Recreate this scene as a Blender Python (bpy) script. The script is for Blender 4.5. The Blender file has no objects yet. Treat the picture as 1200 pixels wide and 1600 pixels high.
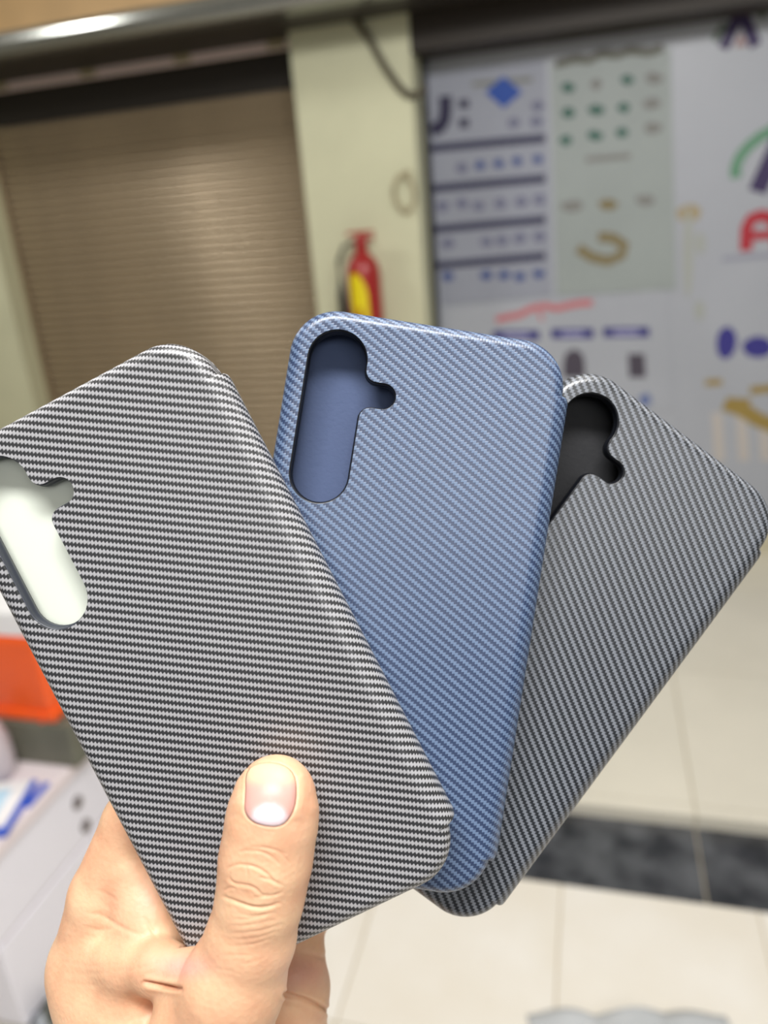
import bpy, bmesh, math, random
import numpy as np
from mathutils import Matrix, Vector
random.seed(7)
SC = bpy.context.scene
COL = SC.collection

# ------------------------------------------------------------------ camera
CAMH = 1.40
RW = np.array([[0.9656724, 0.01575322, -0.25928488],      # camera axes (right, down, forward) -> world
               [0.24753603, -0.3584376, 0.90013799],
               [-0.07875738, -0.93342076, -0.35003279]])
CP = np.array([0.0, 0.0, CAMH])
cam_d = bpy.data.cameras.new('camera'); cam = bpy.data.objects.new('camera', cam_d); COL.objects.link(cam)
cam_d.sensor_fit = 'VERTICAL'; cam_d.sensor_height = 36; cam_d.sensor_width = 27; cam_d.lens = 27
cam_d.clip_start = 0.01; cam_d.clip_end = 50
cam_d.dof.use_dof = True; cam_d.dof.focus_distance = 0.203; cam_d.dof.aperture_fstop = 7.8
M = Matrix.Identity(4)
for i in range(3):
    M[i][0] = RW[i, 0]; M[i][1] = -RW[i, 1]; M[i][2] = -RW[i, 2]; M[i][3] = CP[i]
cam.matrix_world = M
SC.camera = cam

# ------------------------------------------------------------------ world, lights, exposure
SC.view_settings.view_transform = 'Standard'
SC.view_settings.look = 'None'
SC.view_settings.gamma = 1
SC.view_settings.use_curve_mapping = False
SC.view_settings.exposure = 0.0
w = bpy.data.worlds.new('world'); SC.world = w; w.use_nodes = True
w.node_tree.nodes['Background'].inputs[0].default_value = (0.95, 0.97, 1.0, 1)
w.node_tree.nodes['Background'].inputs[1].default_value = 0.10

def area(name, loc, target, sx, sy, power, col=(1, 1, 1)):
    l = bpy.data.lights.new(name, 'AREA'); l.shape = 'RECTANGLE'; l.size = sx; l.size_y = sy
    l.energy = power; l.color = col
    o = bpy.data.objects.new(name, l); COL.objects.link(o); o.location = loc
    o.rotation_euler = (Vector(target) - Vector(loc)).to_track_quat('-Z', 'Y').to_euler()
    return o
area('overhead_tube_light', (0.05, -0.25, 2.65), (0.0, 0.15, 1.3), 1.1, 0.25, 38, (1, 0.985, 0.965))
area('aisle_ceiling_light', (0.3, 0.75, 2.56), (0.2, 2.6, 0.6), 1.0, 0.09, 21, (1, 0.975, 0.93))
area('left_ceiling_light', (-2.42, 1.68, 2.78), (-1.6, 1.9, 0), 0.42, 0.12, 18, (1, 0.98, 0.95))
area('right_fill_light', (1.9, 0.9, 2.74), (0.4, 0.5, 0.4), 0.9, 0.12, 11, (1, 0.985, 0.97))  # added fill from the right to brighten the cabinet side, no known fixture
area('rear_ceiling_light', (1.1, -2.0, 2.72), (0.0, 0.2, 1.3), 2.6, 1.3, 40, (1, 0.99, 0.97))

# ------------------------------------------------------------------ helpers
def tag(o, label=None, cat=None, group=None, kind=None):
    if label: o['label'] = label
    if cat: o['category'] = cat
    if group: o['group'] = group
    if kind: o['kind'] = kind
    return o

def empty(name, loc=(0, 0, 0), mat=None, **k):
    o = bpy.data.objects.new(name, None); COL.objects.link(o); o.empty_display_size = 0.02
    if mat is not None: o.matrix_world = mat
    else: o.location = loc
    return tag(o, **k)

def obj(name, me, mat=None, parent=None, loc=None):
    o = bpy.data.objects.new(name, me); COL.objects.link(o)
    if mat is not None and len(me.materials) == 0: me.materials.append(mat)
    if parent is not None: o.parent = parent
    if loc is not None: o.location = loc
    return o

def mesh(verts, faces, smooth=False, name='mesh'):
    me = bpy.data.meshes.new(name); me.from_pydata([tuple(map(float, v)) for v in verts], [], faces); me.update()
    if smooth: me.polygons.foreach_set('use_smooth', [True] * len(me.polygons))
    return me

class MB:
    def __init__(s): s.v = []; s.f = []
    def box(s, lo, hi):
        b = len(s.v); (x0, y0, z0), (x1, y1, z1) = lo, hi
        s.v += [(x0, y0, z0), (x1, y0, z0), (x1, y1, z0), (x0, y1, z0), (x0, y0, z1), (x1, y0, z1), (x1, y1, z1), (x0, y1, z1)]
        s.f += [[b + i for i in q] for q in ((0, 3, 2, 1), (4, 5, 6, 7), (0, 1, 5, 4), (1, 2, 6, 5), (2, 3, 7, 6), (3, 0, 4, 7))]
        return s
    def tube(s, pts, r, n=10, close=True):
        pts = [Vector(p) for p in pts]; b = len(s.v); k = len(pts)
        rr = r if isinstance(r, (list, tuple)) else [r] * k
        up = Vector((0, 0, 1))
        for i, p in enumerate(pts):
            t = (pts[min(i + 1, k - 1)] - pts[max(i - 1, 0)]).normalized()
            a = t.cross(up)
            if a.length < 1e-3: a = t.cross(Vector((1, 0, 0)))
            a.normalize(); c = a.cross(t)
            for j in range(n):
                th = 2 * math.pi * j / n
                s.v.append(tuple(p + (a * math.cos(th) + c * math.sin(th)) * rr[i]))
        for i in range(k - 1):
            for j in range(n):
                s.f.append([b + i * n + j, b + i * n + (j + 1) % n, b + (i + 1) * n + (j + 1) % n, b + (i + 1) * n + j])
        if close:
            s.f.append([b + j for j in range(n)][::-1]); s.f.append([b + (k - 1) * n + j for j in range(n)])
        return s
    def lathe(s, prof, cx, cy, n=28):
        b = len(s.v)
        for (r, z) in prof:
            for j in range(n):
                th = 2 * math.pi * j / n; s.v.append((cx + r * math.cos(th), cy + r * math.sin(th), z))
        for i in range(len(prof) - 1):
            for j in range(n):
                s.f.append([b + i * n + j, b + i * n + (j + 1) % n, b + (i + 1) * n + (j + 1) % n, b + (i + 1) * n + j])
        s.f.append([b + j for j in range(n)][::-1]); s.f.append([b + (len(prof) - 1) * n + j for j in range(n)])
        return s
    def prism(s, poly, y, th=0.0015):           # polygon in (x,z), front face at y, body behind
        b = len(s.v); n = len(poly)
        for (x, z) in poly: s.v.append((x, y, z))
        for (x, z) in poly: s.v.append((x, y + th, z))
        s.f.append([b + i for i in range(n)]); s.f.append([b + n + i for i in range(n)][::-1])
        for i in range(n): s.f.append([b + i, b + n + i, b + n + (i + 1) % n, b + (i + 1) % n])
        return s
    def build(s, name, mat, parent=None, smooth=False, bevel=0, loc=None):
        me = mesh(s.v, s.f, smooth, name)
        if bevel:
            bm = bmesh.new(); bm.from_mesh(me)
            bmesh.ops.recalc_face_normals(bm, faces=bm.faces)
            bmesh.ops.bevel(bm, geom=bm.edges[:], offset=bevel, segments=2, affect='EDGES', profile=0.5)
            bm.to_mesh(me); bm.free()
        else:
            bm = bmesh.new(); bm.from_mesh(me); bmesh.ops.recalc_face_normals(bm, faces=bm.faces); bm.to_mesh(me); bm.free()
        if smooth: me.polygons.foreach_set('use_smooth', [True] * len(me.polygons))
        return obj(name, me, mat, parent, loc)

def ray(px, py):
    return RW @ np.array([(px - 600) / 1200.0, (py - 800) / 1200.0, 1.0])
def wp(px, py, Y):                       # picture point on the upright plane y = Y
    d = ray(px, py); t = Y / d[1]; p = CP + d * t
    return float(p[0]), float(p[2])
def fp(px, py, z=0.0):                   # picture point on the level plane z
    d = ray(px, py); t = (z - CAMH) / d[2]; p = CP + d * t
    return float(p[0]), float(p[1])
def xp(px, py, X):                       # picture point on the plane x = X
    d = ray(px, py); t = X / d[0]; p = CP + d * t
    return float(p[1]), float(p[2])

# ------------------------------------------------------------------ materials
def lin(c):
    return tuple((x / 255 / 12.92 if x / 255 <= 0.04045 else ((x / 255 + 0.055) / 1.055) ** 2.4) for x in c)
def mat(name, rgb, rough=0.6, metal=0.0, noise=0.0, nscale=20, bump=0.0, spec=0.5, sss=0.0, trans=0.0, alpha=1.0, emit=0.0, rgb2=None, bscale=None):
    m = bpy.data.materials.new(name); m.use_nodes = True; nt = m.node_tree; b = nt.nodes['Principled BSDF']
    c = lin(rgb); b.inputs['Base Color'].default_value = (*c, 1); b.inputs['Roughness'].default_value = rough
    b.inputs['Metallic'].default_value = metal; b.inputs['Specular IOR Level'].default_value = spec
    if sss: b.inputs['Subsurface Weight'].default_value = sss; b.inputs['Subsurface Radius'].default_value = (1, .35, .2); b.inputs['Subsurface Scale'].default_value = 0.003
    if trans: b.inputs['Transmission Weight'].default_value = trans
    if alpha < 1: b.inputs['Alpha'].default_value = alpha
    if noise or bump or rgb2:
        tc = nt.nodes.new('ShaderNodeTexCoord'); nz = nt.nodes.new('ShaderNodeTexNoise'); nz.inputs['Scale'].default_value = nscale
        nz.inputs['Detail'].default_value = 6; nt.links.new(tc.outputs['Object'], nz.inputs['Vector'])
        if noise or rgb2:
            rp = nt.nodes.new('ShaderNodeValToRGB'); nt.links.new(nz.outputs['Fac'], rp.inputs[0])
            c2 = lin(rgb2) if rgb2 else tuple(x * (1 - noise) for x in c)
            rp.color_ramp.elements[0].position = 0.38; rp.color_ramp.elements[1].position = 0.62
            rp.color_ramp.elements[0].color = (*c2, 1); rp.color_ramp.elements[1].color = (*c, 1)
            nt.links.new(rp.outputs[0], b.inputs['Base Color'])
        if bump:
            n2 = nz
            if bscale:
                n2 = nt.nodes.new('ShaderNodeTexNoise'); n2.inputs['Scale'].default_value = bscale; nt.links.new(tc.outputs['Object'], n2.inputs['Vector'])
            bp = nt.nodes.new('ShaderNodeBump'); bp.inputs['Strength'].default_value = 1; bp.inputs['Distance'].default_value = bump
            nt.links.new(n2.outputs['Fac'], bp.inputs['Height']); nt.links.new(bp.outputs[0], b.inputs['Normal'])
    return m

def weave(name, light, dark, rl=0.5, rd=0.42, puff=0.0, tan=0.592):
    """stair-stepped twill of light and dark yarns, laid out in UV millimetres"""
    m = bpy.data.materials.new(name); m.use_nodes = True; nt = m.node_tree; L = nt.links; b = nt.nodes['Principled BSDF']; b.inputs['Specular IOR Level'].default_value = 0.85
    uv = nt.nodes.new('ShaderNodeUVMap'); uv.uv_map = 'UVMap'
    sp = nt.nodes.new('ShaderNodeSeparateXYZ'); L.new(uv.outputs[0], sp.inputs[0])
    def mt(op, a, bb=None, c=None):
        n = nt.nodes.new('ShaderNodeMath'); n.operation = op
        for i, x in enumerate((a, bb, c)):
            if x is None: continue
            if isinstance(x, (int, float)): n.inputs[i].default_value = x
            else: L.new(x, n.inputs[i])
        return n.outputs[0]
    CU, TAN, PV = 0.82, tan, 1.99 * math.sqrt(1 + tan * tan)
    q = mt('FLOOR', mt('DIVIDE', sp.outputs[0], CU))
    fr = mt('FRACT', mt('DIVIDE', sp.outputs[0], CU))
    s = mt('ADD', sp.outputs[1], mt('MULTIPLY', q, CU * TAN))
    s = mt('ADD', s, mt('MULTIPLY', fr, -0.20))
    ph = mt('FRACT', mt('DIVIDE', s, PV))
    mk = mt('ABSOLUTE', mt('SUBTRACT', ph, 0.5))            # 0.5 at the light centre
    mk = mt('SMOOTH_MIN', mk, 1.0, 0.0)
    mr = nt.nodes.new('ShaderNodeMapRange'); mr.inputs['From Min'].default_value = 0.245; mr.inputs['From Max'].default_value = 0.285
    L.new(mk, mr.inputs['Value'])
    mix = nt.nodes.new('ShaderNodeMix'); mix.data_type = 'RGBA'
    mix.inputs['A'].default_value = (*lin(dark), 1); mix.inputs['B'].default_value = (*lin(light), 1)
    L.new(mr.outputs[0], mix.inputs['Factor']); L.new(mix.outputs['Result'], b.inputs['Base Color'])
    r = nt.nodes.new('ShaderNodeMapRange'); r.inputs['To Min'].default_value = rd; r.inputs['To Max'].default_value = rl
    L.new(mr.outputs[0], r.inputs['Value']); L.new(r.outputs[0], b.inputs['Roughness'])
    # relief: yarn ribs + soft unevenness of the skin
    tc = nt.nodes.new('ShaderNodeTexCoord'); nz = nt.nodes.new('ShaderNodeTexNoise'); nz.inputs['Scale'].default_value = 38; nz.inputs['Detail'].default_value = 1
    L.new(tc.outputs['Object'], nz.inputs['Vector'])
    rib = mt('MULTIPLY', mt('SINE', mt('MULTIPLY', fr, math.pi)), 0.00002)
    h = mt('ADD', mt('MULTIPLY', mr.outputs[0], 0.00003), rib)
    h = mt('ADD', h, mt('MULTIPLY', nz.outputs['Fac'], 0.00012 + puff))
    bp = nt.nodes.new('ShaderNodeBump'); bp.inputs['Strength'].default_value = 1; bp.inputs['Distance'].default_value = 1.0
    L.new(h, bp.inputs['Height']); L.new(bp.outputs[0], b.inputs['Normal'])
    return m

CREAM = mat('cream_paint', (206, 206, 176), 0.55, noise=0.06, nscale=4)
TILE = mat('cream_floor_tile', (236, 232, 224), 0.28, noise=0.10, nscale=3.5, rgb2=(230, 224, 212))
TILE2 = mat('cream_platform_tile', (226, 221, 206), 0.25, noise=0.06, nscale=3)
GROUT = mat('grout', (196, 184, 160), 0.9)
GRAN = mat('dark_granite', (92, 94, 98), 0.16, nscale=9, rgb2=(42, 44, 48))
SHUT = mat('brown_shutter_steel', (166, 149, 124), 0.30, metal=0.45, noise=0.12, nscale=3)
SHUTD = mat('dark_steel', (50, 46, 42), 0.5, metal=0.2)
PINKB = mat('greyish_pink_rail', (226, 208, 206), 0.5)
CANO = mat('grey_canopy_metal', (150, 152, 148), 0.2, metal=0.8)
TAN = mat('tan_wall_panel', (214, 178, 128), 0.6, noise=0.1, nscale=5)
DBROWN = mat('dark_brown_board', (40, 32, 24), 0.6)
BLACKF = mat('black_frame', (28, 30, 30), 0.45)
RED = mat('extinguisher_red', (158, 36, 36), 0.3)
YEL = mat('yellow_sticker', (226, 206, 16), 0.5)
BLK = mat('black_rubber', (20, 22, 22), 0.5)
BRASS = mat('valve_metal', (150, 130, 110), 0.35, metal=0.9)
WIRE = mat('grey_brown_cable', (84, 78, 62), 0.6)
WIREB = mat('beige_cable', (168, 158, 128), 0.6)

# ================================================================== SETTING
XE, YE = fp(1000, 1284, 0.0)             # front edge of the raised platform
XG, YGR = fp(1000, 1398, 0.0)            # near edge of the granite strip
STEP = 0.035
YP, YS, YG = 2.92, 3.10, 3.12
XMIN, XMAX = -3.4, 2.6
floor = tag(MB().box((XMIN, -1.2, -0.03), (XMAX, YE + 0.02, -0.004)).build('floor', GROUT), kind='structure')
T = 0.40
xc, yc0 = fp(873, 1470)
tile_me = MB().box((0.002, 0.002, -0.004), (T - 0.002, T - 0.002, 0.0)).build('tile', TILE, floor)
base_me = tile_me.data; first = True
x0 = xc - math.ceil((xc - XMIN) / T) * T
y = YGR - T
rows = []
while y > -1.2: rows.append(y); y -= T
for yy in rows:
    x = x0
    while x < XMAX:
        if x > XMIN - 0.01 and x + T < XMAX + 0.2:
            if first: tile_me.location = (x, yy, 0); first = False
            else:
                o = obj('tile', base_me, None, floor, (x, yy, 0))
        x += T
xa, _ = fp(1092, 1330)
gx = xa - 4 * 0.60; gme = None
while gx < XMAX:
    if gme is None:
        o = MB().box((0.002, 0, -0.004), (0.598, YE - YGR, 0.001)).build('granite_slab', GRAN, floor, loc=(gx, YGR, 0)); gme = o.data
    else: obj('granite_slab', gme, None, floor, (gx, YGR, 0))
    gx += 0.60
plat = tag(MB().box((XMIN, YE + 0.008, -0.03), (XMAX, YS + 0.3, STEP - 0.006)).build('floor_platform', GROUT), kind='structure')
T2 = 0.60; pme = None
nz_me = MB().box((0.002, 0.0, 0.0), (T2 - 0.002, 0.035, STEP + 0.001)).build('nosing_tile', TILE2, plat, loc=(xa - 4 * T2, YE, 0)).data
for i in range(-3, 3):
    obj('nosing_tile', nz_me, None, plat, (xa + i * T2, YE, 0))
for j in range(3):
    for i in range(-4, 3):
        loc = (xa + i * T2, YE + 0.037 + j * T2, STEP)
        if pme is None:
            o = MB().box((0.002, 0.002, -0.006), (T2 - 0.002, T2 - 0.002, 0)).build('platform_tile', TILE2, plat, loc=loc); pme = o.data
        else: obj('platform_tile', pme, None, plat, loc)

# pillar, jamb and back wall
px0, _ = wp(471, 250, YP); px1, _ = wp(651, 250, YP)
TOPZ = 2.35
tag(MB().box((px0, YP, STEP), (px1, YS + 0.25, TOPZ)).build('wall_pillar', CREAM), kind='structure')
lx1, _ = wp(27, 520, YP + 0.05)
tag(MB().box((XMIN, YP + 0.05, STEP), (lx1, YS + 0.25, TOPZ)).build('wall_left_jamb', CREAM), kind='structure')
tag(MB().box((XMIN, YS + 0.12, -0.03), (XMAX, YS + 0.20, 2.84)).build('wall_back', TAN), kind='structure')

tag(MB().box((-3.6, -4.5, 2.84), (3.6, YS + 0.3, 2.9)).build('ceiling', mat('ceiling_paint', (226, 222, 212), 0.8)), kind='structure')
SIDE = mat('side_wall_paint', (150, 146, 130), 0.6)
tag(MB().box((XMAX, -1.2, -0.03), (XMAX + 0.1, YS + 0.3, 2.84)).build('wall_side', SIDE), kind='structure')
tag(MB().box((XMIN - 0.1, -1.2, -0.03), (XMIN, YS + 0.3, 2.84)).build('wall_left', SIDE), kind='structure')
# canopy across the shop fronts
YC = 2.62
_, zc = wp(220, 50, YC)
cz0 = zc; cz1 = zc + 0.074
prof = [(YC + 0.03, cz0)]
for k in range(9):
    a = -math.pi / 2 - math.pi * k / 8
    prof.append((YC + 0.03 + math.cos(a) * 0.03, (cz0 + cz1) / 2 + math.sin(a) * (cz1 - cz0) / 2))
prof += [(YC + 0.06, cz1), (YS, cz1), (YS, cz0 + 0.03), (YC + 0.09, cz0 + 0.03), (YC + 0.09, cz0)]
v = [(XMIN, a, b) for a, b in prof] + [(XMAX, a, b) for a, b in prof]; n = len(prof)
f = [list(range(n))[::-1], [n + i for i in range(n)]] + [[i, (i + 1) % n, n + (i + 1) % n, n + i] for i in range(n)]
o = MB(); o.v = v; o.f = f
tag(o.build('trim_1', CANO), kind='structure')
tag(MB().box((XMIN, YC + 0.10, cz0 + 0.004), (XMAX, YS, cz0 + 0.028)).build('trim_2', SHUTD), kind='structure')

# ================================================================== ROLLER SHUTTER
sx0 = lx1 - 0.02; sx1 = px0
_, stop = wp(230, 168, YS)
shut = empty('roller_shutter', (sx0, YS, STEP), label='brown corrugated steel roller shutter closed to the left of the cream pillar', cat='shutter')
pitch = 0.034
ns = int((stop - STEP - 0.07) / pitch)
pf = []
for k in range(7):
    t = k / 6; pf.append((-0.0062 * math.sin(math.pi * t) ** 0.9, 0.001 + t * (pitch - 0.002)))
W = sx1 - sx0
vv = [(0, a, b) for a, b in pf] + [(W, a, b) for a, b in pf] + [(0, 0.004, pf[0][1]), (0, 0.004, pf[-1][1]), (W, 0.004, pf[0][1]), (W, 0.004, pf[-1][1])]
k7 = 7
ff = [[i, i + k7, i + k7 + 1, i + 1] for i in range(6)] + [[14, 15, 17, 16], [0, 14, 16, 7], [6, 13, 17, 15]]
sl_me = mesh(vv, ff, True, 'slat'); sl_me.materials.append(SHUT)
for i in range(ns):
    o = obj('slat', sl_me, None, shut, (0, random.uniform(-0.0015, 0.0015), 0.07 + i * pitch))
    o.rotation_euler.x = random.uniform(-0.012, 0.012)
MB().box((0, -0.02, 0), (W, 0.012, 0.07)).build('bottom_bar', SHUTD, shut, bevel=0.004)
for x in (0.0, W - 0.035):
    MB().box((x, -0.03, 0), (x + 0.035, -0.012, stop - STEP)).build('guide_rail', SHUT, shut, bevel=0.002)
# dark sheet standing for the shade behind the canopy, and the long rail
zt = stop - STEP
_, zr1 = wp(430, 56, YS - 0.06); _, zr0 = wp(430, 80, YS - 0.06)
MB().box((0, 0.0, zt - 0.03), (W, 0.02, cz0 - STEP)).build('box_back', SHUTD, shut)
rl = MB().box((0, -0.075, zr0 - STEP), (W - 0.02, -0.055, zr1 - STEP)).build('top_rail', PINKB, shut, bevel=0.004)
for fx in (0.12, 0.40, 0.68, 0.94):
    MB().box((W * fx - 0.035, -0.079, zr0 - STEP + 0.004), (W * fx + 0.035, -0.074, zr1 - STEP - 0.004)).build('rail_bracket', WIREB, shut, bevel=0.001)

# ================================================================== SHOP FRONT BANNERS (flat prints on sheets)
def P2(pts, Y): return [wp(a, b, Y) for a, b in pts]
INK = {}
def ink(name, rgb):
    if name not in INK: INK[name] = mat('ink_' + name, rgb, 0.6)
    return INK[name]
STK = [0]
def ribbon(mb, pts, wpx, Y):
    """one printed stroke on a sheet's own plane, as a joined strip"""
    STK[0] += 1; Yq = Y - 0.00025 * (STK[0] % 7)
    q = [Vector(wp(a, b, Y)) for a, b in pts]; hw = wpx / 1200 * Y * 0.5 * 1.05
    m = MB(); n = len(q)
    for i, p in enumerate(q):
        t = (q[min(i + 1, n - 1)] - q[max(i - 1, 0)]).normalized(); nn = Vector((-t.y, t.x))
        for z_ in (Yq, Yq + 0.0006):
            for sg in (1, -1): c = p + nn * hw * sg; m.v.append((c.x, z_, c.y))
    for i in range(n - 1):
        a, b = 4 * i, 4 * i + 4
        m.f += [[a, a + 1, b + 1, b], [a + 2, b + 2, b + 3, a + 3], [a, b, b + 2, a + 2], [a + 1, a + 3, b + 3, b + 1]]
    m.f += [[0, 2, 3, 1], [4 * n - 4, 4 * n - 3, 4 * n - 1, 4 * n - 2]]
    mb.parts.append(m); return mb
def blob(mb, cx, cy, rx, ry, Y, n=14, wob=0.12, ang=0):
    pts = []
    for k in range(n):
        a = 2 * math.pi * k / n; r = 1 + random.uniform(-wob, wob)
        x, y_ = math.cos(a) * rx * r, math.sin(a) * ry * r
        pts.append((cx + x * math.cos(ang) - y_ * math.sin(ang), cy + x * math.sin(ang) + y_ * math.cos(ang)))
    STK[0] += 1; mb.prism(P2(pts, Y), Y - 0.00025 * (STK[0] % 7), 0.0006)
def quad(mb, x0, y0, x1, y1, Y, sl=-0.085):
    mb.prism(P2([(x0, y0), (x1, y0 + sl * (x1 - x0)), (x1 + (y1 - y0) * 0.06, y1 + sl * (x1 - x0)), (x0 + (y1 - y0) * 0.06, y1)], Y), Y, 0.0006)

class PB:
    def __init__(s): s.v = []; s.f = []; s.parts = []
    def prism(s, poly, y, th=0.0015):
        m = MB(); m.prism(poly, y, th); s.parts.append(m); return s
    def build(s, name, m, parent):
        o = None
        for p in s.parts: o = p.build(name, m, parent)
        return o
SHEET = mat('white_vinyl_sheet', (168, 172, 182), 0.4, noise=0.05, nscale=3)
SHEET2 = mat('pale_catalogue_paper', (146, 150, 164), 0.5, noise=0.04, nscale=5)
SHEET3 = mat('pale_green_paper', (150, 158, 158), 0.5, noise=0.05, nscale=5)
GREYP = mat('greyed_sheet', (150, 152, 142), 0.5)
bx0 = px1 - 0.01
_, bt = wp(900, 62, YG); _, bb = wp(1190, 800, YG)
def sheet(name, m, c, Y, th, **k):
    o = MB().prism(P2(c, Y), Y, th).build(name, m); return tag(o, **k)
wallr = tag(MB().box((bx0, YG + 0.006, STEP), (XMAX, YG + 0.09, TOPZ)).build('wall_right', mat('cream_low_wall', (200, 194, 170), 0.45)), kind='structure')
banner = MB().box((bx0, YG, bb), (XMAX - 0.05, YG + 0.004, bt)).build('shop_banner', SHEET)
tag(banner, 'wide white printed shop banner with a large purple, green and red logo at right', 'banner')
hd = tag(MB().box((bx0, 2.93, bt), (XMAX, YG + 0.006, TOPZ)).build('trim_3', DBROWN), kind='structure')  # dark header, carried forward so that it shades the poster tops
fx, _ = wp(672, 400, YG - 0.03)
tag(MB().box((fx - 0.022, YG - 0.05, STEP), (fx + 0.022, YG - 0.012, bt)).build('door_frame', BLACKF), 'tall dark upright frame between the cream pillar and the printed sheets', 'frame')
Yb = YG - 0.0008
# large logo at right
m_ = PB(); ribbon(m_, [(1183, 300), (1200, 262), (1222, 215), (1240, 170)], 22, Yb); ribbon(m_, [(1240, 170), (1262, 225), (1285, 290)], 24, Yb); m_.build('printed_logo', ink('purple', (52, 38, 84)), banner)
m_ = PB(); ribbon(m_, [(1150, 278), (1149, 262), (1156, 245), (1170, 228), (1190, 212), (1215, 200), (1250, 192)], 13, Yb); m_.build('printed_swoosh', ink('green', (92, 140, 112)), banner)
m_ = PB(); ribbon(m_, [(1166, 392), (1166, 372), (1167, 355), (1174, 342), (1188, 337), (1204, 340), (1213, 352), (1215, 372), (1217, 390)], 15, Yb); ribbon(m_, [(1168, 369), (1214, 366)], 11, Yb)
ribbon(m_, [(1238, 388), (1238, 336), (1258, 334), (1266, 346), (1258, 360), (1240, 362), (1270, 386)], 13, Yb); m_.build('printed_lettering', ink('red', (168, 34, 50)), banner)
m_ = PB(); quad(m_, 1128, 402, 1290, 409, Yb); m_.build('printed_rule', ink('greyblue', (140, 142, 160)), banner)
m_ = PB(); ribbon(m_, [(1130, 76), (1144, 46), (1156, 16)], 13, Yb); ribbon(m_, [(1156, 16), (1170, 44), (1181, 72)], 13, Yb); m_.build('printed_logo', ink('purple', (52, 38, 84)), banner)
m_ = PB(); ribbon(m_, [(1117, 64), (1124, 50), (1134, 36)], 8, Yb); ribbon(m_, [(1178, 10), (1188, 18), (1196, 26)], 9, Yb); m_.build('printed_swoosh', ink('dgreen', (84, 100, 84)), banner)
m_ = PB(); m_.prism(P2([(1147, 74), (1157, 50), (1168, 72)], Yb), Yb, 0.0006); m_.build('printed_triangle', ink('pinkish', (150, 120, 118)), banner)
m_ = PB()
for (a, b, c, d) in ((1075, 395, 8, 70), (1094, 380, 8, 18), (1093, 485, 8, 16)): blob(m_, a, b, c, d, Yb, wob=0.03)
m_.build('printed_shape', ink('softgrey', (160, 164, 160)), banner)
m_ = PB(); blob(m_, 1076, 333, 20, 13, Yb); m_.build('printed_product', ink('ochre', (160, 146, 116)), banner)
m_ = PB(); blob(m_, 1135, 536, 16, 25, Yb, ang=0.1, wob=.05); blob(m_, 1184, 543, 24, 17, Yb, wob=.05); blob(m_, 1225, 540, 18, 16, Yb, wob=.05); m_.build('printed_bottle', ink('violet', (50, 46, 130)), banner)
m_ = PB()
ribbon(m_, [(1132, 630), (1160, 640), (1185, 656), (1215, 668)], 20, Yb); ribbon(m_, [(1140, 628), (1172, 630)], 12, Yb); ribbon(m_, [(1172, 610), (1215, 606)], 11, Yb); ribbon(m_, [(1102, 598), (1128, 597)], 9, Yb)
m_.build('printed_table', ink('gold', (150, 128, 66)), banner)
m_ = PB()
for a in (1112, 1150, 1185): quad(m_, a, 645 + (a - 1112) * 0.1, a + 16, 720, Yb, 0)
m_.build('printed_furniture', ink('palebrown', (186, 180, 176)), banner)

# catalogue sheet beside the frame
Yc = YG - 0.004
cat = sheet('catalogue_poster', SHEET2, [(664, 118), (853, 92), (862, 462), (690, 478)], Yc, 0.002, label='tall pale catalogue sheet with dark blue bars and a blue diamond', cat='poster')
Y1 = Yc - 0.0008
m_ = PB()
for (a, b) in ((232, 216), (295, 279), (355, 343), (414, 400)):
    ribbon(m_, [(673, b + 16 + (a - 232) * 0), (760, b + 8), (852, b)], 10, Y1)
m_.build('printed_bars', ink('navybar', (40, 40, 74)), cat)
m_ = PB(); blob(m_, 787, 144, 29, 25, Y1, n=4, wob=0); m_.build('printed_diamond', ink('blue', (28, 72, 160)), cat)
m_ = PB(); ribbon(m_, [(696, 150), (696, 175), (694, 188), (688, 198), (674, 204)], 17, Y1); quad(m_, 717, 156, 732, 170, Y1); quad(m_, 717, 186, 732, 200, Y1); m_.build('printed_lettering', ink('ndark', (30, 26, 62)), cat)
m_ = PB()
for a, b in ((750, 258), (779, 256), (808, 252), (840, 249)): blob(m_, a, b, 8, 7, Y1)
for a, b in ((700, 432), (760, 430), (788, 430), (812, 432), (842, 428)): blob(m_, a, b, 9, 7, Y1)
m_.build('printed_product', ink('bluep', (44, 66, 128)), cat)
m_ = PB()
for a, b in ((692, 322), (722, 318), (748, 322), (782, 318), (814, 315), (842, 312), (760, 378), (785, 376), (812, 372), (842, 370), (722, 262), (700, 380), (803, 192), (838, 190), (840, 165)): blob(m_, a, b, 10, 8, Y1)
m_.build('printed_product', ink('greyp', (104, 106, 132)), cat)
m_ = PB(); quad(m_, 738, 128, 832, 136, Y1); m_.build('printed_caption', ink('greyc', (120, 122, 116)), cat)

# green product sheet
pos = sheet('product_poster', SHEET3, [(860, 98), (1048, 74), (1056, 452), (870, 462)], Yc, 0.002, label='pale sheet with rows of small green products and a gold table', cat='poster')
m_ = PB()
for a, b, r in ((888, 137, 11), (980, 125, 10), (888, 176, 10), (932, 172, 13), (975, 168, 10), (884, 219, 10), (930, 212, 12), (972, 207, 9)): blob(m_, a, b, r, 8, Y1)
m_.build('printed_product', ink('greenp', (44, 92, 80)), pos)
m_ = PB()
for a, b, r in ((1022, 122, 14), (1018, 162, 14), (1020, 200, 14), (932, 132, 9), (1008, 313, 15), (895, 322, 18)): blob(m_, a, b, r, 9, Y1)
quad(m_, 915, 245, 985, 254, Y1); m_.build('printed_item', ink('greyg', (124, 124, 122)), pos)
m_ = PB(); blob(m_, 950, 320, 15, 9, Y1)
ribbon(m_, [(903, 388), (925, 402), (950, 408), (972, 398), (976, 384), (958, 372), (935, 370)], 13, Y1); m_.build('printed_table', ink('gold2', (122, 110, 76)), pos)
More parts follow.
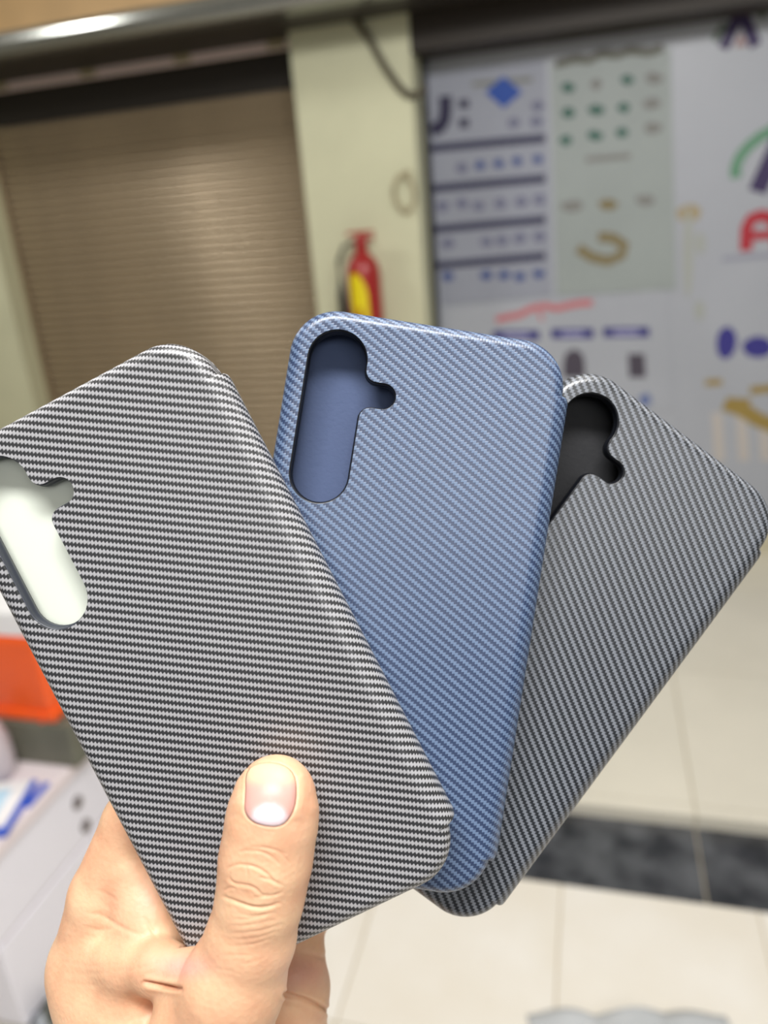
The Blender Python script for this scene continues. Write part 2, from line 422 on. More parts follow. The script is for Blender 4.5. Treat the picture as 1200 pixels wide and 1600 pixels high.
m_ = PB(); ribbon(m_, [(868, 101), (900, 92), (920, 94), (940, 84), (965, 86), (985, 79), (1015, 82), (1036, 74)], 9, Yb - 0.004); m_.build('printed_script', ink('greyscript', (88, 88, 76)), pos)

# lower sheet with red script
low = sheet('notice_poster', SHEET, [(692, 482), (1040, 452), (1052, 640), (712, 648)], Yc, 0.002, label='white sheet with red handwriting-like script above a row of violet bars', cat='poster')
m_ = PB(); ribbon(m_, [(775, 500), (790, 496), (812, 492), (830, 482), (852, 478), (870, 482), (885, 478), (905, 474), (926, 473)], 9, Y1); ribbon(m_, [(842, 488), (848, 500)], 5, Y1); m_.build('printed_script', ink('redscript', (190, 108, 114)), low)
for a, b, c in ((770, 842, 524), (861, 927, 521), (942, 1014, 519)):
    m_ = PB(); quad(m_, a, c - 7, b, c + 8, Y1, -0.01); bar = m_.build('printed_bar', ink('violetbar', (36, 34, 116)), low)
    m_ = PB(); quad(m_, a + 16, c - 3, b - 16, c + 4, Y1 - 0.0008, -0.01); m_.build('bar_caption', ink('lilac', (150, 150, 190)), bar)
m_ = PB(); m_.prism(P2([(880, 590), (880, 566), (884, 552), (897, 545), (910, 552), (914, 568), (914, 590)], Y1), Y1, 0.0006); quad(m_, 981, 553, 1007, 590, Y1, 0); m_.build('printed_appliance', ink('darkapp', (70, 64, 78)), low)
m_ = PB(); blob(m_, 1008, 625, 10, 10, Y1); m_.build('printed_ring', ink('bluering', (96, 112, 160)), low)

# ================================================================== FIRE EXTINGUISHER + CABLES ON THE PILLAR
ex, ez = wp(566, 405, YP - 0.075)
ext = empty('fire_extinguisher', (ex, YP - 0.075, ez - 0.42), label='red fire extinguisher with yellow sticker hanging on the cream pillar', cat='fire extinguisher')
R = 0.062
def prof_c(top): return [(0.055, 0.0), (R, 0.012), (R, top - 0.07), (R * 0.93, top - 0.04), (R * 0.7, top - 0.015), (R * 0.38, top), (R * 0.36, top + 0.02)]
MB().lathe(prof_c(0.44), 0, 0).build('cylinder', RED, ext, smooth=True)
MB().lathe([(0.022, 0.455), (0.024, 0.49), (0.016, 0.495), (0.014, 0.51)], 0, 0, 16).build('valve', RED, ext, smooth=True)
MB().box((-0.052, -0.012, 0.505), (0.05, 0.012, 0.517)).build('handle', RED, ext, bevel=0.003)
MB().tube([(-0.04, 0, 0.478), (0.0, 0, 0.492), (0.05, 0, 0.492)], 0.007, 8).build('lever', RED, ext, smooth=True)
MB().tube([(-0.02, -0.01, 0.482), (-0.06, -0.02, 0.47), (-0.084, -0.02, 0.42), (-0.086, -0.02, 0.30), (-0.078, -0.02, 0.18)], [0.006, 0.006, 0.008, 0.015, 0.017], 10).build('hose', BLK, ext, smooth=True)
# yellow sticker wrapped on the barrel
v = []; f = []
outl = [(-1.0, .35, .27), (-0.8, .37, .21), (-0.6, .375, .19), (-0.4, .375, .25), (-0.25, .37, .26), (-0.1, .365, .24), (0.1, .35, .17), (0.3, .33, .16), (0.45, .30, .20)]
for a, zt_, zb_ in outl:
    th = -math.pi / 2 + a * 0.75 + 0.1
    for z in (zb_, zt_): v.append((math.cos(th) * (R + 0.0008), math.sin(th) * (R + 0.0008), z))
for i in range(len(outl) - 1): f.append([2 * i, 2 * i + 2, 2 * i + 3, 2 * i + 1])
obj('sticker', mesh(v, f, True), YEL, ext)
MB().box((-0.02, R, 0.30), (0.02, 0.0755, 0.36)).build('wall_bracket', BLK, ext)

def wall_curve(pts, r, Y, name, m, label):
    q = []
    for i in range(len(pts) - 1):
        a, b = pts[i], pts[i + 1]
        for k in range(6): q.append((a[0] + (b[0] - a[0]) * k / 6, a[1] + (b[1] - a[1]) * k / 6))
    q.append(pts[-1])
    for _ in range(4): q = [q[0]] + [((q[i - 1][0] + q[i][0] * 2 + q[i + 1][0]) / 4, (q[i - 1][1] + q[i][1] * 2 + q[i + 1][1]) / 4) for i in range(1, len(q) - 1)] + [q[-1]]
    p3 = [(wp(a, b, Y)[0], Y, wp(a, b, Y)[1]) for a, b in q]
    return tag(MB().tube(p3, r, 8).build(name, m, smooth=True), label, 'cable')
wall_curve([(530, -10), (545, 20), (578, 62), (602, 105), (625, 138), (640, 150), (655, 148), (662, 135)], 0.012, YP - 0.012, 'hanging_cable', WIRE, 'dark cable sagging across the top of the cream pillar')
wall_curve([(640, 268), (622, 276), (614, 298), (620, 320), (636, 334), (648, 316), (646, 290), (634, 272)], 0.008, YP - 0.012, 'coiled_cable', WIREB, 'small beige cable loop near the right edge of the cream pillar')
a, b = wp(488, 20, YP - 0.03)
tag(MB().box((a - 0.035, YP - 0.05, b - 0.02), (a + 0.02, YP, b + 0.03)).build('junction_box', SHUTD, bevel=0.006), 'small dark junction box at the top left of the pillar', 'electrical box')

# ================================================================== LEFT: WHITE CABINET AND CLUTTER
WHC = mat('white_laminate', (244, 242, 252), 0.4)
WHP = mat('pinkish_white_edge', (240, 228, 232), 0.45)
GREYS = mat('grey_laminate_side', (196, 184, 190), 0.5)
fx_, fy_ = fp(42, 1606, 0.02)                       # bottom of the front vertical edge
def vz(px, py, X, Y):                                # height of a point above (X,Y)
    d = ray(px, py); t = Y / d[1]; return CAMH + d[2] * t
CX, CY = fx_, fy_
zseam = xp(2, 1478, CX)[1]
_zt = []
for q in ((47, 1257), (128, 1174)):
    _zt.append(xp(*q, CX)[1])
ztop = sum(_zt) / 2
cab = empty('white_cabinet', (CX, CY, 0), label='white low cabinet with a drawer seam and two dark round holes in its side', cat='cabinet')
DEP = 0.50
MB().box((-0.62, 0, 0.02), (0, DEP, zseam - 0.003)).build('lower_body', WHC, cab, bevel=0.004)
MB().box((-0.61, 0.01, zseam - 0.003), (-0.004, DEP - 0.01, zseam + 0.003)).build('seam', GREYS, cab)
MB().box((-0.62, 0, zseam + 0.003), (0, DEP, ztop - 0.03)).build('drawer', WHC, cab, bevel=0.004)
MB().box((-0.63, -0.01, ztop - 0.03), (0.008, DEP + 0.01, ztop)).build('cabinet_top', WHP, cab, bevel=0.004)
for sx in (-0.60, -0.04):
    for sy in (0.02, DEP - 0.06): MB().box((sx, sy, 0), (sx + 0.04, sy + 0.04, 0.02)).build('foot', BLK, cab)
for q in ((120, 1254), (133, 1290)):
    yy, zz = xp(*q, CX)
    ring = MB(); n = 16
    ring.tube([(0.0005, yy - CY, zz), (0.004, yy - CY, zz)], 0.014, 16); ring.build('hole_grommet', mat('grommet', (120, 112, 112), 0.6), cab, smooth=False)
print('cabinet', CX, CY, zseam, ztop, _zt)

# blue edged tray with leaflets on the cabinet
BLUE = mat('blue_plastic', (44, 88, 204), 0.4); PAPER = mat('pale_blue_print', (186, 220, 242), 0.5); WHITE = mat('white_card', (244, 244, 246), 0.5)
p = fp(14, 1304, ztop); p2 = fp(60, 1225, ztop)
d2 = Vector((p2[0] - p[0], p2[1] - p[1])); L2 = d2.length; ang = math.atan2(d2.y, d2.x)
tray = empty('leaflet_folder', (p[0], p[1], ztop)); tray.rotation_euler.z = ang
tag(tray, 'white and pale blue folder with bright blue edges lying on the cabinet', 'folder')
MB().box((-0.008, -0.0, 0.0005), (L2, 0.26, 0.012)).build('cover', BLUE, tray, bevel=0.002)
MB().box((0.006, 0.008, 0.012), (L2 - 0.006, 0.25, 0.016)).build('card', WHITE, tray)
MB().box((0.03, 0.035, 0.016), (L2 - 0.03, 0.22, 0.0175)).build('print_panel', PAPER, tray)
pp = fp(38, 1262, ztop); pq = fp(70, 1226, ztop)
st = empty('blue_ruler', (pp[0], pp[1], ztop + 0.0005)); st.rotation_euler.z = math.atan2(pq[1] - pp[1], pq[0] - pp[0])
tag(st, 'narrow bright blue plastic strip beside the blue-edged folder', 'ruler')
Lr = math.hypot(pq[0] - pp[0], pq[1] - pp[1])
MB().box((0, -0.012, 0), (Lr, 0.0, 0.006)).build('strip', BLUE, st, bevel=0.001)

def blobby(name, c, r, m, seed, amp=0.18, sub=4, crease=6, **k):
    bm = bmesh.new(); bmesh.ops.create_icosphere(bm, subdivisions=sub, radius=1.0)
    rnd = random.Random(seed); ph = [(Vector((rnd.uniform(-1, 1), rnd.uniform(-1, 1), rnd.uniform(-1, 1))).normalized(), rnd.uniform(2, crease), rnd.uniform(0, 6)) for _ in range(9)]
    for vtx in bm.verts:
        s = sum(abs(math.sin(vtx.co.dot(d) * fq + p_)) for d, fq, p_ in ph) / 9
        vtx.co *= 1 + amp * (s - 0.6) * 2
        vtx.co = Vector((vtx.co.x * r[0], vtx.co.y * r[1], max(vtx.co.z, -0.75) * r[2]))
    zmin = min(q.co.z for q in bm.verts)
    for q in bm.verts: q.co.z -= zmin
    me = bpy.data.meshes.new(name); bm.to_mesh(me); bm.free(); me.polygons.foreach_set('use_smooth', [True] * len(me.polygons))
    o = obj(name, me, m, None, c); return tag(o, **k)
# clear bag standing at the left rim of the picture
PLAS = mat('milky_plastic', (226, 216, 222), 0.25, trans=0.25)
bx, by = fp(0, 1215, ztop)
blobby('plastic_bag', (bx, by, ztop), (0.040, 0.035, 0.085), PLAS, 3, 0.12, label='crumpled milky plastic bag standing on the cabinet by the left edge', cat='bag')
# grey-green box on the cabinet with the orange tub on it
DG = mat('dark_grey_green_box', (112, 112, 98), 0.6, noise=0.2, nscale=12)
ORG = mat('orange_plastic', (255, 100, 36), 0.35, noise=0.05, nscale=8)
YB_ = 1.062
hb = wp(60, 1132, YB_)[1]; xr = wp(112, 1160, YB_)[0]
dgb = MB().box((xr - 0.52, YB_, ztop), (xr, YB_ + 0.22, hb)).build('storage_box', DG, bevel=0.006)
tag(dgb, 'grey-green storage box on the cabinet under the orange tub', 'box')
ox, oz = wp(86, 1128, YB_ + 0.005)
tub = empty('orange_tub', (ox, YB_ + 0.005, hb + 0.001), label='bright orange plastic tub with a rimmed base on the grey-green box', cat='tub')
oh = wp(8, 998, YB_ + 0.01)[1] - hb
MB().box((-0.42, 0.006, 0.02), (-0.006, 0.20, oh)).build('body', ORG, tub, bevel=0.010)
MB().box((-0.425, 0.0, 0.0), (0.0, 0.205, 0.024)).build('rim', ORG, tub, bevel=0.006)
MB().box((-0.034, -0.003, 0.0), (-0.028, 0.0, 0.026)).build('rib', ORG, tub, bevel=0.001)
wl = MB().box((-0.41, 0.012, oh + 0.002), (-0.02, 0.19, oh + 0.05)).build('paper_sheets', WHITE, loc=(ox, YB_ + 0.005, hb + 0.001))
tag(wl, 'stack of bright white sheets on top of the orange tub', 'paper stack')
# clutter on the floor below the cabinet edge
for i, (q, r, c_, lb) in enumerate((((66, 1604), (0.018, 0.02, 0.02), (214, 220, 230), 'small pale crumpled wrapper on the floor right of the cabinet'), ((98, 1590), (0.03, 0.03, 0.03), (120, 124, 112), 'grey-green crumpled wrapper on the floor behind the pale one'))):
    xx, yy = fp(*q, 0.0)
    blobby('wrapper', (xx, yy, 0.0), r, mat('wrapper_%d' % i, c_, 0.35, rgb2=tuple(int(v_ * 0.5) for v_ in c_), nscale=40), 20 + i, 0.25, 3, label=lb, cat='wrapper')
# clear plastic sheet at the bottom
xx0, yy0 = fp(822, 1576, 0.02); xx1, yy1 = fp(1134, 1574, 0.02)
nx, ny = 40, 14; v = []; f = []
for j in range(ny + 1):
    for i in range(nx + 1):
        s, t = i / nx, j / ny
        x = xx0 + (xx1 - xx0) * s + 0.01 * math.sin(9 * t); y = yy0 + (yy1 - yy0) * s - 0.22 * t + 0.005 * (math.sin(s * 11) * (1 - t)) - 0.006 * math.sin(math.pi * s) * (1 - t)
        z = 0.004 + 0.022 * abs(math.sin(s * 9 + t * 5)) * math.sin(math.pi * min(max(s, .03), .97)) + 0.010 * abs(math.sin(t * 13 + s * 4)) * (1 - (2 * s - 1) ** 2)
        v.append((x, y, z))
for j in range(ny):
    for i in range(nx): a = j * (nx + 1) + i; f.append([a, a + 1, a + nx + 2, a + nx + 1])
o = obj('plastic_sheet', mesh(v, f, True), mat('clear_crinkled_plastic', (206, 210, 214), 0.18, alpha=0.75))
md = o.modifiers.new('thick', 'SOLIDIFY'); md.thickness = 0.0012; md.offset = 1
tag(o, 'crinkled clear plastic sheet lying flat on the cream floor tiles', 'plastic sheet')

# ================================================================== PHONE CASES
def rotv(wv):
    t = np.linalg.norm(wv)
    if t < 1e-9: return np.eye(3)
    k = wv / t; K = np.array([[0, -k[2], k[1]], [k[2], 0, -k[0]], [-k[1], k[0], 0]])
    return np.eye(3) + math.sin(t) * K + (1 - math.cos(t)) * K @ K
def pose(p):
    """camera-space pose -> world matrix; local x across, y up the case, z out of its back"""
    Rc = rotv(np.array([p[0], p[1], 0])) @ rotv(np.array([0, 0, p[2]]))
    A = np.stack([Rc[:, 0], -Rc[:, 1], -Rc[:, 2]], 1)
    Wd = RW @ A; o = CP + RW @ (np.array(p[3:]) / 1000.0)
    m = Matrix.Identity(4)
    for i in range(3):
        for j in range(3): m[i][j] = Wd[i, j]
        m[i][3] = o[i]
    return m, A, np.array(p[3:])
CW, CL, CR = 76.5, 154.0, 13.0
def rrect(w_, l_, r, n=14):
    pts = []; nr = []
    for (cx, cy, a0) in ((w_ / 2 - r, l_ / 2 - r, 0), (-w_ / 2 + r, l_ / 2 - r, 90), (-w_ / 2 + r, -l_ / 2 + r, 180), (w_ / 2 - r, -l_ / 2 + r, 270)):
        for k in range(n + 1):
            a = math.radians(a0 + 90 * k / n); nr.append((math.cos(a), math.sin(a))); pts.append((cx + r * math.cos(a), cy + r * math.sin(a)))
    return np.array(pts), np.array(nr)
def hole_pts(grow=0.0):
    P = []
    def arc(cx, cy, r, a0, a1, n):
        for k in range(n + 1):
            a = math.radians(a0 + (a1 - a0) * k / n); P.append((cx + r * math.cos(a), cy + r * math.sin(a)))
    r = 8.35 + grow; fr = 3.0 - grow; er = 3.65 + grow; uc = 13.65; ux = uc + r
    arc(uc, 13.95, r, 180, 360 + 6, 22)                   # v runs downward, so this goes over the top
    arc(ux + fr, 22 - er - fr, fr, 172, 90, 7)
    arc(27.55, 22, er, -90, 90, 12)
    arc(ux + fr, 22 + er + fr, fr, 270, 180, 7)
    arc(uc, 45.55, r, 0, 180, 20)
    return np.array([(u - CW / 2, CL / 2 - v_) for u, v_ in P])
MM = 0.001
def ring_shell(name, rings, w_, l_, r, m, parent, holes=None, cap_first=True, cap_last=True, inner_from=None):
    """loft of inset rounded-rectangle rings (inset, z); flat caps, each with the camera hole when asked; UVs in mm"""
    pts, nr = rrect(w_, l_, r)
    bm = bmesh.new(); uvd = {}; n = len(pts); R_ = []
    acc = 0.0; last = None; base_in = rings[0][0]
    for (ins, z) in rings:
        if last is not None: acc += math.hypot(ins - last[0], z - last[1])
        last = (ins, z); row = []
        for p_, q_ in zip(pts, nr):
            c = p_ - q_ * ins; vt = bm.verts.new((c[0] * MM, c[1] * MM, z * MM))
            u_ = p_ - q_ * base_in + q_ * acc; uvd[vt] = (u_[0], u_[1]); row.append(vt)
        R_.append(row)
    for a, b in zip(R_[:-1], R_[1:]):
        for i in range(n):
            fc = bm.faces.new((a[i], b[i], b[(i + 1) % n], a[(i + 1) % n])); fc.smooth = True
    hv = {}
    def cap(row, z, hole):
        edges = []
        for i in range(n):
            e = bm.edges.get((row[i], row[(i + 1) % n])) or bm.edges.new((row[i], row[(i + 1) % n])); edges.append(e)
        if hole is not None:
            hs = [bm.verts.new((x * MM, y * MM, z * MM)) for x, y in hole]
            for vt, (x, y) in zip(hs, hole): uvd[vt] = (x, y)
            for i in range(len(hs)): edges.append(bm.edges.new((hs[i], hs[(i + 1) % len(hs)])))
            hv[z] = hs
        g = bmesh.ops.triangle_fill(bm, use_beauty=True, use_dissolve=False, edges=edges)
        for q in g['geom']:
            if isinstance(q, bmesh.types.BMFace): q.smooth = True
    if cap_first: cap(R_[0], rings[0][1], holes)
    if cap_last: cap(R_[-1], rings[-1][1], holes)
    if holes is not None and cap_first and cap_last:
        k = len(holes); a, b = [], []
        for vs, zz, dr in ((a, rings[0][1], 1), (b, rings[-1][1], -1)):      # a softly turned edge, its own vertices
            for x, y in holes:
                vt = bm.verts.new((x * MM, y * MM, zz * MM)); uvd[vt] = (x, y); vs.append(vt)
        for i in range(k): bm.faces.new((a[i], a[(i + 1) % k], b[(i + 1) % k], b[i])).smooth = False
    bmesh.ops.recalc_face_normals(bm, faces=bm.faces)
    uvl = bm.loops.layers.uv.new('UVMap')
    for fc in bm.faces:
        for lp in fc.loops: lp[uvl].uv = uvd.get(lp.vert, (0, 0))
    me = bpy.data.meshes.new(name); bm.to_mesh(me); bm.free()
    return obj(name, me, m, parent)

def fillet(r, z0=0.0, ins0=None, n=8):
    ins0 = r if ins0 is None else ins0
    return [(ins0 - r * math.sin(math.pi / 2 * k / n), z0 - r * (1 - math.cos(math.pi / 2 * k / n))) for k in range(n + 1)]

def make_case(p, woven, lining, rimm, label):
    mw, A, org = pose(p)
    root = empty('phone_case', mat=mw, label=label, cat='phone case', group='folio phone cases fanned in the hand')
    hole = hole_pts()
    rings = [(4.0, 0.0)] + fillet(3.4) + [(0.0, -8.6), (0.15, -9.0), (0.8, -9.2), (1.3, -9.0), (1.5, -8.6), (1.5, -3.6), (2.2, -2.0), (3.6, -1.4), (4.2, -1.4)]
    ring_shell('back_shell', rings, CW, CL, CR, woven, root, holes=hole)
    # dark moulded rim that lines the camera opening
    bm = bmesh.new(); H0 = hole_pts(0.02); H1 = hole_pts(-0.75)
    prof_ = [(H0, -0.75), (hole_pts(-0.28), -0.80), (hole_pts(-0.36), -1.1), (hole_pts(-0.36), -2.6), (hole_pts(-0.62), -2.8), (hole_pts(-0.62), -4.2), (hole_pts(0.6), -4.4), (hole_pts(0.5), -1.5)]
    rows_ = [[bm.verts.new((x * MM, y * MM, z * MM)) for x, y in H] for H, z in prof_]
    k = len(rows_[0])
    for a, b in zip(rows_[:-1], rows_[1:]):
        for i in range(k): bm.faces.new((a[i], a[(i + 1) % k], b[(i + 1) % k], b[i])).smooth = True
    bmesh.ops.recalc_face_normals(bm, faces=bm.faces)
    me = bpy.data.meshes.new('camera_rim'); bm.to_mesh(me); bm.free(); obj('camera_rim', me, rimm, root)
    # front cover and its lining
    rc = [(1.4, -9.45), (0.5, -9.6), (0.1, -10.2), (0.1, -11.0), (0.5, -11.6), (1.4, -11.8)]
    ring_shell('front_cover', rc, CW, CL, CR, woven, root)
    ring_shell('lining', [(2.2, -9.30), (1.9, -9.36), (1.9, -9.44)], CW, CL, CR, lining, root)
    # hinge flap along the right side, notched at both ends
    pr = [(-4.2, -0.35), (-3.6, -0.12), (-3.0, -0.02), (-2.0, -0.18), (-0.8, -0.62), (0.5, -1.5), (1.5, -2.8), (2.1, -4.4), (2.3, -6.2), (2.1, -8.2), (1.3, -10.0), (-0.2, -11.3), (-2.0, -11.95), (-4.5, -12.1)]
    inn = [(x - (0.5 if i > 3 else 0), z - (0.5 if i < 5 else (-0.1 if i < 10 else -0.0))) for i, (x, z) in enumerate(pr)]
    inn = []
    for i, (x, z) in enumerate(pr):
        a = pr[max(i - 1, 0)]; b = pr[min(i + 1, len(pr) - 1)]; tx, tz = b[0] - a[0], b[1] - a[1]; l_ = math.hypot(tx, tz)
        inn.append((x + tz / l_ * 0.55, z - tx / l_ * 0.55) if True else None)
    ys = [CL / 2 - 14.2 - 128.4 * t for t in [0, 0.004, 0.012, 0.02] + [0.03 + 0.94 * q / 24 for q in range(25)] + [0.98, 0.988, 0.996, 1.0]]
    endk = [0.5, 0.2, 0.05, 0.0] + [0] * 25 + [0, 0.0, 0.1, 0.35]
    bm = bmesh.new(); uvd = {}; rows_ = []
    arc_ = [0.0]
    for i in range(1, len(pr)): arc_.append(arc_[-1] + math.hypot(pr[i][0] - pr[i - 1][0], pr[i][1] - pr[i - 1][1]))
    for y_, ek in zip(ys, endk):
        row = []
        for (x, z), s in zip(pr, arc_):
            sx_ = x - ek * (1 if x > -2 else max(0, (x + 7) / 5)); vt = bm.verts.new(((CW / 2 + sx_) * MM, y_ * MM, z * MM)); uvd[vt] = (CW / 2 - 4.2 + s, y_); row.append(vt)
        for (x, z), s in zip(inn[::-1], arc_[::-1]):
            sx_ = x - ek * (1 if x > -2 else 0); vt = bm.verts.new(((CW / 2 + sx_) * MM, y_ * MM, z * MM)); uvd[vt] = (CW / 2 - 4.2 + s, y_); row.append(vt)
        rows_.append(row)
    k = len(rows_[0])
    for a, b in zip(rows_[:-1], rows_[1:]):
        for i in range(k): bm.faces.new((a[i], a[(i + 1) % k], b[(i + 1) % k], b[i])).smooth = True
    half = len(pr)
    for row in (rows_[0], rows_[-1]):
        for i in range(half - 1): bm.faces.new((row[i], row[i + 1], row[k - 2 - i], row[k - 1 - i]))
    bmesh.ops.recalc_face_normals(bm, faces=bm.faces)
    uvl = bm.loops.layers.uv.new('UVMap')
    for fc in bm.faces:
        for lp in fc.loops: lp[uvl].uv = uvd[lp.vert]
    me = bpy.data.meshes.new('hinge_flap'); bm.to_mesh(me); bm.free(); obj('hinge_flap', me, woven, root)
    return root, A, org

W_L = weave('light_grey_weave', (166, 166, 170), (46, 47, 50), 0.42, 0.36, puff=0.00008, tan=0.645)
W_B = weave('blue_weave', (100, 121, 153), (46, 62, 94), 0.38, 0.34)
W_G = weave('charcoal_weave', (118, 123, 132), (32, 36, 42), 0.36, 0.32)
LIN_D = mat('grey_lining', (120, 116, 122), 0.9); LIN_B = mat('blue_suede_lining', (74, 88, 122), 0.8, bump=0.0001, nscale=900)
LIN_K = mat('black_suede_lining', (26, 27, 31), 0.75, bump=0.0001, nscale=900)
RIM = mat('dark_rim_plastic', (52, 56, 66), 0.4); RIMK = mat('black_rim_plastic', (18, 20, 26), 0.35)
POSES = [
    [0.0372, 0.0506, -0.4759, -47.80, 38.69, 195.4],
    [-0.0107, 0.0084, 0.1577, 1.63, 24.38, 209.4],
    [0.0019, -0.0142, 0.6393, 41.89, 38.93, 222.0]]
c1 = make_case(POSES[0], W_L, LIN_D, RIM, 'light grey and charcoal carbon-weave folio phone case in front, under the thumb')
c2 = make_case(POSES[1], W_B, LIN_B, RIMK, 'blue carbon-weave folio phone case in the middle of the fan')
c3 = make_case(POSES[2], W_G, LIN_K, RIMK, 'dark grey carbon-weave folio phone case at the right, behind the blue one')
# pale packing pad inside the front case
pad = ring_shell('packing_pad', [(1.2, -7.0), (0.4, -7.3), (0.0, -7.9), (0.0, -9.2)], CW - 6, CL - 8, 10, mat('pale_green_white_foam', (232, 238, 226), 0.3), None)
pad.matrix_world = pose(POSES[0])[0]
tag(pad, 'pale greenish-white packing pad seen through the camera opening of the front case', 'packing pad')

# ================================================================== HAND (signed-distance body meshed once)
import openvdb
def Q(px, py, z, r): return (np.array([(px - 600) / 1200.0 * z, (py - 800) / 1200.0 * z, z]), r)
VX = 0.6
lo = np.array([-122., 40., 168.]); hi = np.array([34., 332., 300.])
dim = ((hi - lo) / VX).astype(int) + 1
F = np.full(dim, 40.0, np.float32)
def capsule_sdf(P, a, ra, b, rb):
    ab = b - a; L2_ = float(ab @ ab)
    t = np.clip(((P - a) @ ab) / L2_, 0, 1)
    d = P - a - t[..., None] * ab
    return np.sqrt((d * d).sum(-1)) - (ra + (rb - ra) * t)
def add_capsule(A_, B_, k):
    (a, ra), (b, rb) = A_, B_
    m_ = max(ra, rb) + k + 3
    l = np.minimum(a, b) - m_; h = np.maximum(a, b) + m_
    i0 = np.clip(((l - lo) / VX).astype(int), 0, dim - 1); i1 = np.clip(((h - lo) / VX).astype(int) + 1, 1, dim)
    if (i1 <= i0).any(): return
    ax = [lo[j] + VX * np.arange(i0[j], i1[j]) for j in range(3)]
    P = np.stack(np.meshgrid(*ax, indexing='ij'), -1).astype(np.float32)
    d = capsule_sdf(P, a, ra, b, rb)
    s = (slice(i0[0], i1[0]), slice(i0[1], i1[1]), slice(i0[2], i1[2]))
    c = F[s]; h_ = np.maximum(k - np.abs(c - d), 0) / k
    F[s] = np.minimum(c, d) - h_ * h_ * k * 0.25
def chain(pts, k):
    for a, b in zip(pts[:-1], pts[1:]): add_capsule(a, b, k)
# palm and metacarpals
WR = Q(300, 1930, 246, 24)
chain([Q(153, 1505, 222, 12.6), Q(215, 1700, 236, 16), WR], 6)
chain([Q(262, 1500, 243, 12.5), Q(270, 1700, 246, 15), WR], 8)
chain([Q(362, 1510, 248, 12.5), Q(335, 1700, 250, 15), WR], 8)
chain([Q(446, 1545, 240, 12.6), Q(432, 1640, 242, 14.5), Q(400, 1750, 246, 16), WR], 8)
chain([Q(262, 1500, 243, 12.5), Q(362, 1510, 248, 12.5), Q(446, 1545, 240, 12.5)], 6)
chain([WR, (np.array([-50., 275., 246.]), 27), (np.array([-40., 325., 236.]), 31)], 8)
# first web: interosseous bulge, ridge and thumb base
chain([Q(174, 1552, 218, 13.8), Q(222, 1640, 214, 17), Q(290, 1780, 222, 20), WR], 8)
chain([Q(152, 1505, 222, 12.6), Q(174, 1552, 218, 13.8)], 5)
chain([Q(352, 1530, 195, 5.0), Q(300, 1521, 195, 4.8)], 2.5)
chain([Q(300, 1521, 195, 4.8), Q(250, 1512, 201, 6.0), Q(205, 1500, 209, 8), Q(165, 1480, 216, 9)], 5)
chain([Q(262, 1590, 212, 9), Q(200, 1568, 212, 10)], 6)
chain([Q(205, 1360, 217, 9), Q(235, 1430, 215, 10), Q(258, 1470, 214, 9), Q(300, 1540, 214, 8)], 4)
# thumb
TH = [Q(431, 1238, 187.0, 8.6), Q(429, 1256, 186.2, 9.9), Q(424, 1290, 185.8, 10.5), Q(415, 1345, 185.6, 10.7), Q(407, 1400, 185.6, 10.05), Q(392, 1465, 187, 10.7), Q(364, 1540, 189, 12.0), Q(330, 1620, 195, 15.0), Q(290, 1780, 215, 20)]
chain(TH[:6], 3)
chain(TH[5:7], 2)
chain(TH[6:], 4)
chain([TH[-1], WR], 8)
# fingers behind the cases
IDX = [Q(150, 1490, 221, 11.8), Q(170, 1400, 219.5, 11.0), Q(214, 1285, 219, 9.6), Q(300, 1200, 226, 8.6), Q(372, 1150, 236, 7.8)]
MID = [Q(262, 1490, 243, 11.4), Q(330, 1290, 250, 9.8), Q(430, 1180, 248, 8.8), Q(505, 1110, 244, 7.9)]
RNG = [Q(358, 1500, 248, 11.2), Q(440, 1320, 254, 9.4), Q(540, 1230, 252, 8.6), Q(615, 1170, 246, 7.7)]
PNK = [Q(455, 1520, 238, 10.9), Q(458, 1440, 246, 9.6), Q(545, 1350, 251, 8.0), Q(640, 1300, 249, 7.2), Q(690, 1262, 244, 6.6)]
for ch in (IDX, MID, RNG, PNK): chain(ch, 1.6)
# carve away the space that the three cases occupy, so that the flesh rests against them
ax = [lo[j] + VX * np.arange(dim[j]) for j in range(3)]
for (root, A, org) in (c1, c2, c3):
    for i0 in range(0, dim[0], 40):
        P = np.stack(np.meshgrid(ax[0][i0:i0 + 40], ax[1], ax[2], indexing='ij'), -1).astype(np.float32)
        Lc = (P - org.astype(np.float32)) @ A.astype(np.float32)
        q = np.stack([np.abs(Lc[..., 0] - 1.1) - (CW / 2 + 1.4 - 6), np.abs(Lc[..., 1]) - (CL / 2 - 6), np.abs(Lc[..., 2] + 6.0) - (6.35 - 2)], -1)
        q2 = np.maximum(q[..., :2], 0); dxy = np.sqrt((q2 * q2).sum(-1)) - 6 + np.minimum(np.maximum(q[..., 0], q[..., 1]), 0)
        dz = q[..., 2] - 2
        d = np.maximum(dxy, dz)
        F[i0:i0 + 40] = np.maximum(F[i0:i0 + 40], -d)
grid = openvdb.FloatGrid(); grid.background = 5.0
grid.copyFromArray(np.clip(F, -5, 5).astype(np.float32), tolerance=0.0)
vp, vt_, vq = grid.convertToPolygons(isovalue=0.0, adaptivity=0.0)
vp = np.asarray(vp, np.float64) * VX + lo
vq = np.asarray(vq)
print('hand mesh', vp.shape, vq.shape, vq.min(), vq.max())
bm = bmesh.new()
bv = [bm.verts.new(p_) for p_ in vp]
for q_ in vq:
    try: bm.faces.new([bv[i] for i in q_])
    except ValueError: pass
bmesh.ops.remove_doubles(bm, verts=bm.verts, dist=1e-5)
